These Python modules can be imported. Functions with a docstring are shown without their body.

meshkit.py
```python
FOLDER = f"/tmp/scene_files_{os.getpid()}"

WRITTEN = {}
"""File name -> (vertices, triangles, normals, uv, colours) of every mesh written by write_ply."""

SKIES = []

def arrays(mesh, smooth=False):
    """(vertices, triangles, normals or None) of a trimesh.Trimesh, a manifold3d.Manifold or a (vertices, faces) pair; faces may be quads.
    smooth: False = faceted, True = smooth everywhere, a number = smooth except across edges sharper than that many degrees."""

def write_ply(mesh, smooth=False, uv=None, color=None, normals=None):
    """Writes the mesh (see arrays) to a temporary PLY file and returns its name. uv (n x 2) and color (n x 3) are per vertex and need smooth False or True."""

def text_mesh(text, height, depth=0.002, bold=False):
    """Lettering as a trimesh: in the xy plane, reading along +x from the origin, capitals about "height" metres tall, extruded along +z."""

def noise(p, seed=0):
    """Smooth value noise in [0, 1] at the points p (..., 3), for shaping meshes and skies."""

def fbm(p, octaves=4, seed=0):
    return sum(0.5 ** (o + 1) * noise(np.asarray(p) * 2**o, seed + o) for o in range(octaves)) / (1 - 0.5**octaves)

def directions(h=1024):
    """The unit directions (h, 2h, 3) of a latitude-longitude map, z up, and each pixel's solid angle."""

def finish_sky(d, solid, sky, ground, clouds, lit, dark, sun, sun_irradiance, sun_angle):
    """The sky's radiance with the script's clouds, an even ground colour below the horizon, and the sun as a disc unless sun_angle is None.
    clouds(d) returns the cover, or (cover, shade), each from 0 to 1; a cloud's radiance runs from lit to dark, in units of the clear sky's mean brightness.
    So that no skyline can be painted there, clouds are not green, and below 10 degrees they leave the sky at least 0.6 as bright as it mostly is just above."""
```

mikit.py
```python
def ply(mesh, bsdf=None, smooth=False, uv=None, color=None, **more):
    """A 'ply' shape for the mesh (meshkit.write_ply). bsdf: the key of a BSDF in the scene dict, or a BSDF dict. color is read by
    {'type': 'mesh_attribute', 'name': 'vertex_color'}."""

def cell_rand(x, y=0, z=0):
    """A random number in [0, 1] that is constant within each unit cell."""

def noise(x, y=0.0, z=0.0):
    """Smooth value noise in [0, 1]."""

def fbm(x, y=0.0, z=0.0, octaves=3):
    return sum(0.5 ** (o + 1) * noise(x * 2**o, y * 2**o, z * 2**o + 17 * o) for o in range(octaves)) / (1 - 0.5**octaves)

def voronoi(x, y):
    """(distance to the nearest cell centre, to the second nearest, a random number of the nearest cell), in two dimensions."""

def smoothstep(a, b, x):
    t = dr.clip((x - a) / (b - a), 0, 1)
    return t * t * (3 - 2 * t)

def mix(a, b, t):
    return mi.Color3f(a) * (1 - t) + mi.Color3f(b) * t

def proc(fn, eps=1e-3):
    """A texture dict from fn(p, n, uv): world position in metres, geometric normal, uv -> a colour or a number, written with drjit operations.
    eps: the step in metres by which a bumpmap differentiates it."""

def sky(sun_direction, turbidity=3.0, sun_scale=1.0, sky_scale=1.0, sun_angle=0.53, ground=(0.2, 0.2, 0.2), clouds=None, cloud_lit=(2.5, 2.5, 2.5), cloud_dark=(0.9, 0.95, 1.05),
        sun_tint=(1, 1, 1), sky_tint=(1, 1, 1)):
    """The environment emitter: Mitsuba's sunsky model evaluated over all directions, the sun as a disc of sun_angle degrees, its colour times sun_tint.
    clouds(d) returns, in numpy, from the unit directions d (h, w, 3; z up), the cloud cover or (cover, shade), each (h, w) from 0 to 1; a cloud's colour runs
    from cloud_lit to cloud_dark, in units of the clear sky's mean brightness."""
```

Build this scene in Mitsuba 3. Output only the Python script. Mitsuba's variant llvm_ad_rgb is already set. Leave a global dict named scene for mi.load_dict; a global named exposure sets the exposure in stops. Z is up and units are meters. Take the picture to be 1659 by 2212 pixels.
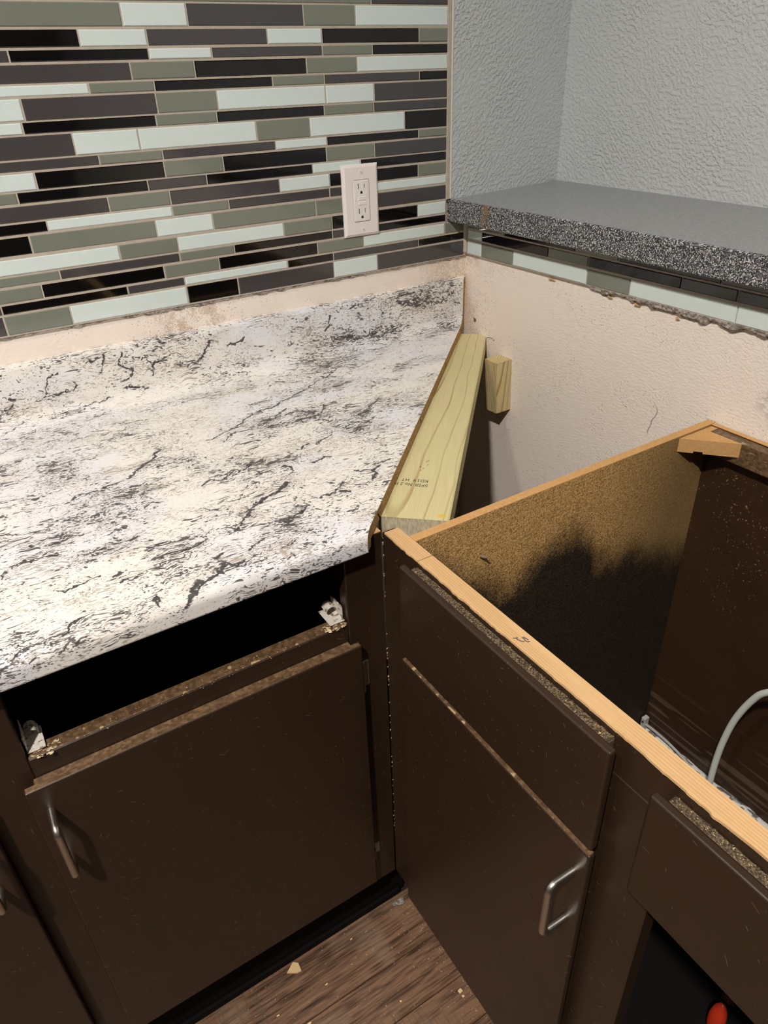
import math, random
import numpy as np, trimesh, manifold3d
import drjit as dr, mitsuba as mi
import mikit, meshkit
from mikit import proc, noise, fbm, voronoi, smoothstep, mix, cell_rand
from shapely.geometry import Polygon
T = mi.ScalarTransform4f
scene, labels = {}, {}
rng = random.Random(7)

# ------------------------------------------------------------------ camera, lights, exposure
CAM = np.array([-0.9299, -1.1946, 1.361]); YAW, PITCH, ROLL, FPX = 30.8057, -31.5823, -2.2307, 1529.96
_y, _p, _r = np.radians([YAW, PITCH, ROLL])
_d = np.array([np.sin(_y)*np.cos(_p), np.cos(_y)*np.cos(_p), np.sin(_p)])
_rt = np.array([np.cos(_y), -np.sin(_y), 0]); _u = np.cross(_rt, _d)
_up = -_rt*np.sin(_r) + _u*np.cos(_r)
scene['camera'] = {'type': 'perspective', 'fov_axis': 'x', 'fov': float(2*np.degrees(np.arctan(829.5/FPX))), 'near_clip': 0.02, 'far_clip': 50.0,
                   'to_world': T().look_at(origin=CAM.tolist(), target=(CAM+_d).tolist(), up=_up.tolist())}
exposure = 0.27
MAIN_BULB, MAIN_POWER, MAIN_TINT = (-1.64, -1.60, 2.735), 2300.0, (1.0, 0.93, 0.85)
SIDE_BULB, SIDE_POWER, SIDE_TINT = (-1.62, -0.98, 2.735), 470.0, (1.0, 0.93, 0.85)
CEIL, FLOOR = 2.75, 0.06

# ------------------------------------------------------------------ helpers
def numbered(name):
    if name not in used: used.add(name); return name
    k = 1
    while f'{name}_{k:03d}' in used: k += 1
    used.add(f'{name}_{k:03d}'); return f'{name}_{k:03d}'
used = set()
def obj(name, mesh, mat, parent=None, smooth=False, label=None, cat=None, group=None, kind=None, **more):
    key = numbered((parent + '__' if parent else '') + name)
    scene[key] = mikit.ply(mesh, mat, smooth=smooth, **more)
    tag(key, label, cat, group, kind); return key
def tag(key, label=None, cat=None, group=None, kind=None):
    d = {k: v for k, v in (('label', label), ('category', cat), ('group', group), ('kind', kind)) if v}
    if d: labels[key] = d
def thing(name, label, cat, group=None):
    key = numbered(name); tag(key, label, cat, group); return key
def hull(pts): return trimesh.convex.convex_hull(np.asarray(pts, float))
def cbox(x0, x1, y0, y1, z0, z1, c=0.001):
    """A box with chamfered edges."""
    lo, hi = np.array([x0, y0, z0]), np.array([x1, y1, z1]); P = []
    c = min(c, 0.45*min(hi-lo))
    for s in np.ndindex(2, 2, 2):
        for k in range(3):
            q = [(hi[i]-(c if i != k else 0)) if s[i] else (lo[i]+(c if i != k else 0)) for i in range(3)]
            P.append(q)
    return hull(P)
def rbox(x0, x1, y0, y1, z0, z1, c=0.003, n=8):
    """A box with rounded edges: hull of eight spheres."""
    s = trimesh.creation.icosphere(1, c).vertices
    return hull(np.vstack([s + [(x1-c if a else x0+c), (y1-c if b else y0+c), (z1-c if d else z0+c)] for a, b, d in np.ndindex(2, 2, 2)]))
def box(x0, x1, y0, y1, z0, z1):
    return trimesh.creation.box(bounds=[[x0, y0, z0], [x1, y1, z1]])
def cat(*ms): return trimesh.util.concatenate(list(ms))
def prism(poly, z0, z1):
    m = trimesh.creation.extrude_polygon(Polygon(poly), z1-z0, engine='earcut'); m.apply_translation([0, 0, z0]); return m
def tube(path, r, n=12, closed_ends=True):
    """A round tube along a polyline."""
    P = np.asarray(path, float); m = len(P)
    t = np.gradient(P, axis=0); t /= np.linalg.norm(t, axis=1, keepdims=True)
    a = np.cross(t[0], [0.3, 0.2, 0.93]); a /= np.linalg.norm(a); V = []
    rr = np.broadcast_to(r, m)
    for i in range(m):
        a = a - t[i]*(a@t[i]); a /= np.linalg.norm(a); b = np.cross(t[i], a)
        ang = np.arange(n)*2*np.pi/n
        V.append(P[i] + rr[i]*(np.cos(ang)[:, None]*a + np.sin(ang)[:, None]*b))
    V = np.vstack(V + [P[:1], P[-1:]]); F = []
    for i in range(m-1):
        for k in range(n):
            q = i*n+k, i*n+(k+1) % n, (i+1)*n+(k+1) % n, (i+1)*n+k
            F += [[q[0], q[1], q[2]], [q[0], q[2], q[3]]]
    if closed_ends:
        for k in range(n): F += [[m*n, (k+1) % n, k], [m*n+1, (m-1)*n+k, (m-1)*n+(k+1) % n]]
    return trimesh.Trimesh(V, F, process=False)
def curve(pts, n=8):
    """Catmull-Rom through the points."""
    P = np.asarray(pts, float); P = np.vstack([2*P[0]-P[1], P, 2*P[-1]-P[-2]]); out = []
    for i in range(1, len(P)-2):
        for t in np.linspace(0, 1, n, endpoint=False):
            a, b, c, d = P[i-1:i+3]
            out.append(0.5*((2*b)+(c-a)*t+(2*a-5*b+4*c-d)*t*t+(3*b-a-3*c+d)*t**3))
    return np.array(out+[P[-2]])
def shard(c, s, seed, flat=0.35):
    r = np.random.default_rng(seed); return hull(np.asarray(c)+(r.random((9, 3))-.5)*np.array([s, s*r.uniform(.4, 1), s*flat]))
def srgb(r, g, b):
    c = np.array([r, g, b])/255.0; return [float(v) for v in np.where(c <= .04045, c/12.92, ((c+.055)/1.055)**2.4)]

# ------------------------------------------------------------------ materials
def principled(color, rough=0.5, **k):
    col = {'type': 'rgb', 'value': list(color)} if not isinstance(color, dict) else color
    return {'type': 'principled', 'base_color': col, 'roughness': rough, **k}
def mat(name, bsdf, bump=None, two=True):
    if bump is not None: bsdf = {'type': 'bumpmap', 'height': bump, 'scale': 1.0, 'inner': bsdf}
    scene[name] = {'type': 'twosided', 'inner': bsdf} if two else bsdf
    return name
C3 = mi.Color3f
def stroke(x, y, seed, freq, density, length, width):
    """Scattered short straight strokes: 1 on a stroke, 0 elsewhere. freq in cells per metre, length and width in metres."""
    x, y = mi.Float(x)*freq, mi.Float(y)*freq; i, j = dr.floor(x), dr.floor(y)
    ang = 6.283*cell_rand(i, j, seed+1); l = length*freq*(.3+.7*cell_rand(i, j, seed+2))*.5
    dx, dy = x-i-.35-.3*cell_rand(i, j, seed+3), y-j-.35-.3*cell_rand(i, j, seed+4)
    t = dr.clip(dx*dr.cos(ang)+dy*dr.sin(ang), -l, l)
    d = dr.sqrt(dr.square(dx-t*dr.cos(ang))+dr.square(dy-t*dr.sin(ang)))/freq
    return smoothstep(width, width*.4, d)*dr.select(cell_rand(i, j, seed) < density, 1.0, 0.0)
mat('white_glass', principled((.60, .68, .665), .07, specular=.55))
mat('sage_glass', principled((.175, .19, .155), .07, specular=.55))
mat('charcoal_glass', principled((.058, .053, .054), .08, specular=.5))
mat('black_glass', principled((.0035, .0032, .0032), .05, specular=.5))
GLASS = {'W': 'white_glass', 'G': 'sage_glass', 'D': 'charcoal_glass', 'B': 'black_glass'}
mat('grout', principled(proc(lambda p, n, uv: mix((.37, .325, .265), (.47, .42, .35), fbm(p.x*90, p.y*90, p.z*90))), .9))
mat('mortar', principled(proc(lambda p, n, uv: mix((.16, .135, .115), (.50, .45, .40), smoothstep(.3, .75, fbm(p.x*300, p.y*300, p.z*300)))), .95))

def cream(p, n, uv):
    c = mix((.80, .715, .64), (.83, .76, .69), fbm(p.x*7, p.y*7, p.z*7))
    a = p.x - p.y; zz = p.z
    f1, _, w = voronoi(a*480+noise(a*200, zz*200)*2, zz*480)
    near_corner = smoothstep(.17, .02, dr.abs(p.x)+dr.abs(p.y)) * smoothstep(.80, 1.0, zz)
    strip = smoothstep(.58, .50, p.x)*smoothstep(-.002, .0005, p.y)*smoothstep(.99, 1.0, zz)
    patch = smoothstep(.10, .02, dr.abs(p.x+.58))*strip
    amount = .06 + .25*near_corner*smoothstep(.3, .6, fbm(a*25, zz*25)) + .16*patch + .04*strip*smoothstep(.5, .7, fbm(a*14, zz*30))
    dot = smoothstep(.42, .2, f1)*dr.select(w < amount, 1.0, 0.0)*smoothstep(.42, .6, fbm(a*18+5, zz*18)+.3*near_corner+.35*patch)
    c = mix(c, (.16, .10, .05), dot*.75)
    c = mix(c, (.36, .21, .09), patch*smoothstep(.50, .70, fbm(a*70, zz*70)+.35*(noise(a*520, zz*520)-.5))*.5)
    yellow = near_corner*smoothstep(.062, .012, dr.abs(p.y+.028))*smoothstep(.35, .65, fbm(a*40, zz*14))
    c = mix(c, (.42, .27, .12), yellow*.6*(.25+.75*smoothstep(.4, .6, noise(a*420, zz*420))))
    hole = smoothstep(.0055, .003, dr.sqrt(dr.square(p.y+.037)+dr.square(zz-.920))+.003*(noise(p.y*400, zz*400)-.5))*smoothstep(-.002, -.0002, p.x)
    hair = smoothstep(.0011, .0004, dr.abs(zz-.893+(noise(p.y*160, 9.0)-.5)*.006))*smoothstep(-.105, -.102, p.y)*smoothstep(-.075, -.078, p.y)*smoothstep(-.002, -.0002, p.x)
    c = mix(c, (.05, .035, .025), dr.maximum(hole, hair)*.85)
    scuff = smoothstep(.022, .004, dr.abs(zz-.951+(noise(p.y*80)-.5)*.01))*smoothstep(.05, .01, dr.abs(p.y+.715))*smoothstep(.4, .6, fbm(p.y*120, zz*200))
    crack = smoothstep(.0016, .0004, dr.abs(p.y+.512+(noise(zz*50, 3.0)-.5)*.02))*smoothstep(.83, .845, zz)*smoothstep(.90, .88, zz)
    c = mix(c, (.24, .15, .15), dr.maximum(scuff, crack)*.75)
    return c
_f = lambda p: (fbm(p.x*380, p.y*380, p.z*380, octaves=2))
mat('cream_wall', principled(proc(cream), .75, specular=.3), bump=proc(lambda p, n, uv: .00024*smoothstep(.38, .62, _f(p)), eps=4e-4))
mat('grey_wall', principled(proc(lambda p, n, uv: mix((.50, .53, .54), (.54, .57, .58), fbm(p.x*5, p.y*5, p.z*5))), .55, specular=.35),
    bump=proc(lambda p, n, uv: .0009*smoothstep(.36, .68, fbm(p.x*230, p.y*230, p.z*230, octaves=3))*(.5+noise(p.x*9, p.y*9, p.z*9)), eps=4e-4))
mat('room_wall', principled((.11, .10, .09), .9))
mat('ceiling_paint', principled((.22, .21, .20), .9))

VEINS = np.array([[float(v) for v in s.split(',')] for s in """-7284,-2378,-7398,-2502,21 -7398,-2502,-7500,-2651,21 -7500,-2651,-7674,-2742,28 -7674,-2742,-7807,-2876,28 -7807,-2876,-7954,-3013,28 -7954,-3013,-8224,-3112,14 -8351,-3079,-8543,-3074,10 -8543,-3074,-8708,-3246,10 -8155,497,-8365,363,14 -8365,363,-8446,256,14 -8559,156,-8409,198,14 -8409,198,-8180,201,14 -8180,201,-8094,191,14 -7991,314,-7933,261,14 -7933,261,-8031,156,14 -8900,241,-8869,233,28 -8913,167,-8999,13,10 -8999,13,-9109,-76,10 -7368,634,-7427,461,15 -7427,461,-7513,412,15 -7142,567,-7145,469,21 -7145,469,-7037,356,21 -7037,356,-7090,247,14 -7090,247,-7210,183,14 -6859,467,-6710,435,10 -6710,435,-6647,361,10 -6506,372,-6634,328,14 -6634,328,-6676,173,14 -7221,-40,-7128,31,14 -7128,31,-7010,-8,14 -6850,-46,-6921,-50,21 -7463,-94,-7837,-166,10 -7941,-211,-8343,-219,10 -7648,-476,-7761,-566,14 -9204,-480,-9041,-367,8 -9041,-367,-8833,-210,8 -9271,-1155,-9029,-1002,10 -9029,-1002,-8931,-1000,10 -9027,-1216,-8969,-1257,21 -9138,-2872,-9051,-2861,28 -7799,-1624,-7615,-1583,8 -7615,-1583,-7406,-1658,8 -8076,-2014,-8181,-2118,8 -8181,-2118,-8361,-2056,8 -7996,-3920,-7880,-3846,14 -7880,-3846,-7731,-3898,14 -7575,610,-7465,616,21 -6619,-2497,-6345,-2399,10 -6345,-2399,-6145,-2366,18 -6145,-2366,-5878,-2136,18 -5878,-2136,-5579,-1992,14 -5579,-1992,-5194,-1866,14 -5194,-1866,-4920,-1732,14 -4920,-1732,-4647,-1618,14 -4647,-1618,-4360,-1401,14 -4360,-1401,-4158,-1275,14 -4005,-1249,-3883,-1197,18 -3883,-1197,-3578,-945,18 -6541,-2698,-6332,-2558,11 -6332,-2558,-6126,-2507,11 -5687,-2596,-5466,-2625,14 -5466,-2625,-5320,-2652,14 -5320,-2652,-5104,-2702,28 -5104,-2702,-4909,-2681,14 -4909,-2681,-4761,-2536,14 -4761,-2536,-4602,-2334,14 -5645,-2414,-5467,-2327,14 -5467,-2327,-5168,-2121,14 -4847,-967,-4735,-1016,28 -3767,-801,-3564,-605,21 -5051,-2266,-4987,-2428,18 -4987,-2428,-4870,-2485,18 -4952,-2841,-4863,-2905,21 -4316,-3005,-4103,-2935,18 -4103,-2935,-3764,-2651,18 -4483,-3395,-4274,-3255,18 -5338,-3544,-5097,-3380,14 -5097,-3380,-5011,-3293,14 -5617,-3575,-5457,-3481,14 -5669,-4024,-5514,-3918,21 -5514,-3918,-5385,-3989,21 -7147,-3815,-6996,-3710,18 -6996,-3710,-6856,-3770,18 -6856,-3770,-6678,-3657,18 -6678,-3657,-6547,-3709,18 -6547,-3709,-6347,-3559,18 -6010,-3864,-6018,-4066,13 -6018,-4066,-6103,-4207,13 -5390,346,-5029,421,21 -5868,174,-5700,410,21 -5700,410,-5574,529,21 -3433,260,-3326,351,18 -2995,40,-2819,-41,21 -2819,-41,-2659,-4,21 -2420,-4,-2258,11,21 -3285,541,-3346,399,21 -2880,601,-2752,601,14 -6195,-4329,-6332,-4441,21 -6280,-4402,-6489,-4532,28 -6489,-4532,-6617,-4531,21 -6617,-4531,-6785,-4624,21 -6785,-4624,-6923,-4730,21 -6923,-4730,-7045,-4842,14 -7045,-4842,-7151,-4990,14 -7151,-4990,-7217,-5083,14 -7558,-5411,-7644,-5460,21 -7644,-5460,-7622,-5582,21 -7622,-5582,-7693,-5664,35 -7693,-5664,-7801,-5743,28 -7801,-5743,-7930,-5778,28 -7930,-5778,-8039,-5873,35 -8039,-5873,-8111,-5969,35 -8111,-5969,-8147,-6029,35 -7622,-5582,-7513,-5684,21 -7513,-5684,-7373,-5675,21 -7836,-5078,-7732,-5094,13 -7732,-5094,-7575,-5043,13 -7235,-5509,-7043,-5398,14 -6839,-5685,-6731,-5644,10 -6143,-4901,-6008,-4960,14 -6008,-4960,-5843,-4934,14 -5843,-4934,-5611,-4762,14 -5753,-4924,-5626,-5033,14 -5545,-4923,-5397,-5028,14 -5350,-4615,-5219,-4668,18 -5219,-4668,-5103,-4690,18 -5245,-4907,-5103,-4690,21 -5103,-4690,-4970,-4620,21 -6658,-5272,-6509,-5153,14 -6509,-5153,-6281,-5046,14 -9584,-3583,-9422,-3620,10 -9422,-3620,-9235,-3673,10 -9235,-3673,-9055,-3705,10 -9275,-3932,-9239,-3943,21 -8897,-4000,-8758,-4097,14 -9557,-4338,-9383,-4310,10 -9383,-4310,-9188,-4322,10 -9188,-4322,-9056,-4357,18 -9229,-5103,-9152,-5131,14 -9152,-5131,-9061,-5085,14 -9061,-5085,-8905,-5031,14 -8905,-5031,-8777,-5057,11 -8546,-4511,-8383,-4552,14 -8383,-4552,-8233,-4493,14 -8130,-4639,-8102,-4659,24 -8628,-5159,-8558,-5130,18 -8602,-5302,-8480,-5261,15 -8175,-5264,-8062,-5196,14 -8062,-5196,-7895,-5174,14 -7902,-5072,-7732,-5090,14 -8166,-4833,-8033,-4795,14 -9093,-5639,-9204,-5692,14 -9204,-5692,-9236,-5796,14 -9713,-5575,-9532,-5574,14 -9696,-4501,-9631,-4405,14 -9319,-6040,-9242,-5946,18 -9201,-5996,-9159,-6002,18 -9878,-6053,-9766,-6011,14 -9766,-6011,-9663,-5883,14 -8402,-5774,-8419,-5941,14""".split()])/1e4
def granite(p, n, uv):
    u, v = p.x, p.y+p.z-.914
    wu = u+.012*(noise(u*45, v*45)-.5)+.006*(noise(u*140, v*140, 4.0)-.5)+.003*(noise(u*420, v*420, 9.0)-.5)
    wv = v+.010*(noise(u*45, v*45, 7.0)-.5)+.006*(noise(u*140, v*140, 2.0)-.5)+.003*(noise(u*420, v*420, 5.0)-.5)
    wu, wv = wu-.0, wv-.0
    m = mi.Float(99.0)
    for ax, ay, bx, by, w in VEINS:
        dx, dy = bx-ax, by-ay; L = max(dx*dx+dy*dy, 1e-9)
        t = dr.clip(((wu-ax)*dx+(wv-ay)*dy)/L, 0, 1)
        m = dr.minimum(m, (dr.square(wu-ax-t*dx)+dr.square(wv-ay-t*dy))*(1/(w*w)))
    m = dr.sqrt(m)
    jit = fbm(u*260, v*260)
    vein = smoothstep(1.55, .75, m+2.0*(jit-.42))
    halo = smoothstep(9, 1, m)
    splash = smoothstep(.0, .02, p.z-.92)
    cool = smoothstep(.40, .62, fbm(u*7+3, v*12))
    c = mix((.765, .745, .705), (.715, .715, .745), cool)
    c = mix(c, (.60, .585, .585), halo*.3)
    # fine strokes, drawn out along the counter, thick in some places and missing in others
    fu = u+.45*v+.030*noise(u*22, v*22)+.008*noise(u*80, v*80, 6.0); fv = v+.006*(noise(u*70, v*70, 3.0)-.5)
    back = smoothstep(-.46, -.36, u)*smoothstep(-.02, -.05, u)*smoothstep(-.10, .0, v)
    dens = fbm(u*15, v*24, 3.0)+.16*(fbm(u*75, v*110, 2.0)-.5)+.07*back
    n1 = noise(fu*230, fv*620)*.5+noise(fu*520, fv*1300, 5.0)*.5
    n2 = noise(fu*260+9, fv*760, 8.0)*.5+noise(fu*560+2, fv*1500, 1.0)*.5
    n3 = noise(fu*95+3, fv*240, 11.0)*.55+noise(fu*340, fv*700, 14.0)*.45
    brown = smoothstep(.64, .75, n2+.50*(fbm(u*16+40, v*30)-.5)+.05*back)
    dark = smoothstep(.67, .77, n1+.48*(dens-.5)+.07*halo)
    blotch = smoothstep(.72, .78, n3+.42*(dens-.5)+.03*halo)
    tan = smoothstep(.56, .80, fbm(u*26+20, v*60, 1.0)); haze = smoothstep(.5, .72, dens)
    c = mix(c, (.56, .51, .45), tan*.35)
    c = mix(c, (.58, .565, .56), haze*.35)
    c = mix(c, (.30, .24, .17), brown*.75)
    c = mix(c, (.07, .064, .065), dark*.88)
    c = mix(c, (.055, .05, .052), blotch*.9)
    return mix(c, mix((.022, .020, .023), (.09, .085, .09), fbm(u*160+3, v*160)), vein*.97)
mat('granite_laminate', principled(proc(granite), .33, specular=.4))

def ring_wood(p, axis, across, up, origin, early, late, freq, pith, wig=.012, warpf=(4, 26), slope=.05, edge=.84):
    """Solid growth rings round a pith line: lines on the faces, rings on the ends."""
    d = p-mi.Point3f(*origin)
    s, a, h = dr.dot(d, mi.Vector3f(*axis)), dr.dot(d, mi.Vector3f(*across)), dr.dot(d, mi.Vector3f(*up))
    a = a+wig*(fbm(s*warpf[0], a*warpf[1], h*8)-.5)*2
    r = dr.sqrt(dr.square(a-pith[0])+dr.square(h-pith[1]-slope*s))
    k = r*freq; f = k-dr.floor(k)
    line = smoothstep(edge, .95, f)*smoothstep(1.0, .97, f)
    line = line*(.45+.9*cell_rand(dr.floor(k)+40, 3, 1))
    fib = noise(s*30, a*900, h*900)
    return mix(mix(early, [e*.90 for e in early], fib), late, dr.clip(line, 0, 1)*.75)
_c = math.radians(47.5)
B_AX, B_AC = (math.cos(_c), math.sin(_c), 0.0), (math.sin(_c), -math.cos(_c), 0.0)
B_O = (-.4876, -.6101, .876)
def board_wood(p, n, uv):
    c = ring_wood(p, B_AX, B_AC, (0, 0, 1), B_O, (.60, .53, .295), (.33, .21, .08), 56, (-.079, -.034), .016, (5.5, 12))
    d = p-mi.Point3f(*B_O); s = dr.dot(d, mi.Vector3f(*B_AX)); a = dr.dot(d, mi.Vector3f(*B_AC))
    endf = smoothstep(.7, .9, dr.abs(dr.dot(n, mi.Vector3f(*B_AX))))
    c = mix(c, mix((.30, .24, .16), (.58, .52, .42), noise(p.x*700, p.y*700, p.z*160)), endf*.75)
    green = smoothstep(.35, .7, fbm(s*7, a*25)); c = mix(c, (.56, .54, .27), green*.35*(1-endf))
    return c
mat('treated_pine', principled(proc(board_wood), .65, specular=.25))
mat('block_pine', principled(proc(lambda p, n, uv: ring_wood(p, (0, 0, 1), (.5, -.866, 0), (.866, .5, 0), (-.02, -.14, .81), (.60, .49, .26), (.20, .105, .03), 210, (-.058, -.001), .0012, (7, 60), 0, .55)), .65, specular=.25))
def rail_pine(p, n, uv):
    a = p.x+.0035*(fbm(p.y*6, p.x*40, 2.0)-.5)
    k = a*330; f = k-dr.floor(k); line = smoothstep(.35, .8, f)*smoothstep(1.0, .9, f)
    fib = noise(p.x*900, p.y*45, p.z*60)
    c = mix((.56, .355, .165), (.62, .41, .21), fib)
    return mix(c, (.42, .235, .10), line*.5*smoothstep(.25, .6, noise(p.y*12, a*100)))
mat('raw_pine', principled(proc(rail_pine), .6, specular=.3))
def chips(p):
    f1, f2, w = voronoi((p.x+p.y*.7)*430, (p.z+p.y*.6)*430)
    return f1, f2, w
def particle(p, n, uv):
    f1, f2, w = chips(p)
    c = mix((.30, .175, .075), (.56, .37, .19), w); return mix(c, (.13, .07, .03), smoothstep(.16, .04, f2-f1)*.6)
mat('particle_board', principled(proc(particle), .85, specular=.15))
mat('pale_particle_board', principled(proc(lambda p, n, uv: mix((.46, .25, .09), (.60, .36, .16), fbm(p.x*400, p.y*400, p.z*400))), .8, specular=.2))
mat('dusty_core', principled(proc(lambda p, n, uv: mix(mix((.035, .024, .015), (.15, .11, .065), smoothstep(.35, .7, fbm(p.x*900, p.y*900, p.z*900))), (.55, .42, .22), smoothstep(.76, .84, noise(p.x*420, p.y*420, p.z*420)))), .6, specular=.4))
def paint_col(p, n, uv):
    c = mix((.0225, .0118, .0060), (.032, .0172, .0092), fbm(p.x*9, p.y*9, p.z*9))
    f1, f2, w = voronoi((p.x+p.y)*220, p.z*220+(p.x-p.y)*90)
    dot = smoothstep(.16, .06, f1)*dr.select(w < .035, 1.0, 0.0)*smoothstep(.45, .7, fbm(p.x*5, p.y*5, p.z*5))
    q = p.x+p.y
    sc = stroke(q, p.z, 5, 26, .30, .010, .00035)+stroke(q+.3, p.z+.2, 15, 60, .12, .004, .0005)
    c = mix(c, (.20, .13, .08), dr.clip(sc, 0, 1)*.6)
    return mix(c, (.22, .16, .11), dot*.7)
mat('brown_paint', principled(proc(paint_col), .36, specular=.45), bump=proc(lambda p, n, uv: .00022*fbm(p.x*160, p.y*160, p.z*160), eps=1e-3))
def worn_paint(p, n, uv):
    g = noise(p.x*120, p.y*120, p.z*500)
    c = mix((.075, .042, .021), (.17, .105, .055), smoothstep(.3, .8, fbm(p.x*260, p.y*260, p.z*260)))
    return mix(c, (.42, .30, .17), smoothstep(.80, .88, g))
mat('worn_edge', principled(proc(worn_paint), .4, specular=.5))
OVER = [(-.56, .895), (-.5256, .8672), (-.4754, .8271), (-.4121, .7839), (-.3907, .7779), (-.3559, .7954), (-.3068, .8177), (-.272, .8193), (-.2433, .7986), (-.2241, .755), (-.1148, .727), (-.0349, .68), (0, .68)]
def hardboard(p, n, uv):
    """Golden hardboard with brown paint sprayed over its lower part, the spray's edge soft."""
    zb = mi.Float(OVER[0][1])
    for (x0, z0), (x1, z1) in zip(OVER, OVER[1:]):
        t = dr.clip((p.x-x0)/(x1-x0), 0, 1); zb = dr.select(p.x > x0, z0+(z1-z0)*t, zb)
    fib = noise((p.x+p.z*.4)*700, (p.z-p.x*.3)*1300)*.5+noise((p.x-p.z*.6)*1200, (p.z+p.x*.5)*650, 3.0)*.5
    gold = mix((.25, .13, .036), (.62, .39, .155), smoothstep(.25, .75, fib))
    gold = mix(gold, (.72, .50, .24), dr.clip(stroke(p.x, p.z, 7, 170, .55, .008, .00045)+stroke(p.x+.4, p.z+.3, 27, 260, .5, .005, .0004), 0, 1)*.7)
    gold = mix(gold, (.16, .08, .02), stroke(p.x+.1, p.z+.7, 47, 200, .5, .006, .0005)*.6)
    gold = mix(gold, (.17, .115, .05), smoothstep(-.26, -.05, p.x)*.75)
    h = p.z-zb+.035*(fbm(p.x*28, p.z*28)-.5)+.03*(fib-.5)
    paint = mix((.013, .009, .006), (.05, .033, .02), smoothstep(.3, .9, fib))
    return mix(paint, gold, smoothstep(-.05, .035, h))
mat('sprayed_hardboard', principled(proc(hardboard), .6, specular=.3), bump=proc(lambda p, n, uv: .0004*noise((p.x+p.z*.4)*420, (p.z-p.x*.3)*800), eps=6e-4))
def back_col(p, n, uv):
    c = mix((.030, .014, .0065), (.044, .021, .0095), fbm(p.y*12, p.z*12))
    f1, f2, w = voronoi(p.y*230+2*fbm(p.y*90, p.z*90), p.z*230+2*fbm(p.z*90, p.y*90, 4.0))
    near = smoothstep(.28, .04, dr.sqrt(dr.square(p.y+.75)+dr.square((p.z-.83)*.8)))
    dot = smoothstep(.10+.35*w/(.06+.3*near), .06, f1)*dr.select(w < .06+.26*near, 1.0, 0.0)*(.12+.88*near)*smoothstep(.35, .65, fbm(p.y*40, p.z*40))
    rub = smoothstep(.62, .8, noise(p.y*14, p.z*160))*smoothstep(.42, .30, p.z)
    return mix(mix(c, (.30, .21, .14), dot*.8), (.16, .11, .07), rub*.5)
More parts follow.
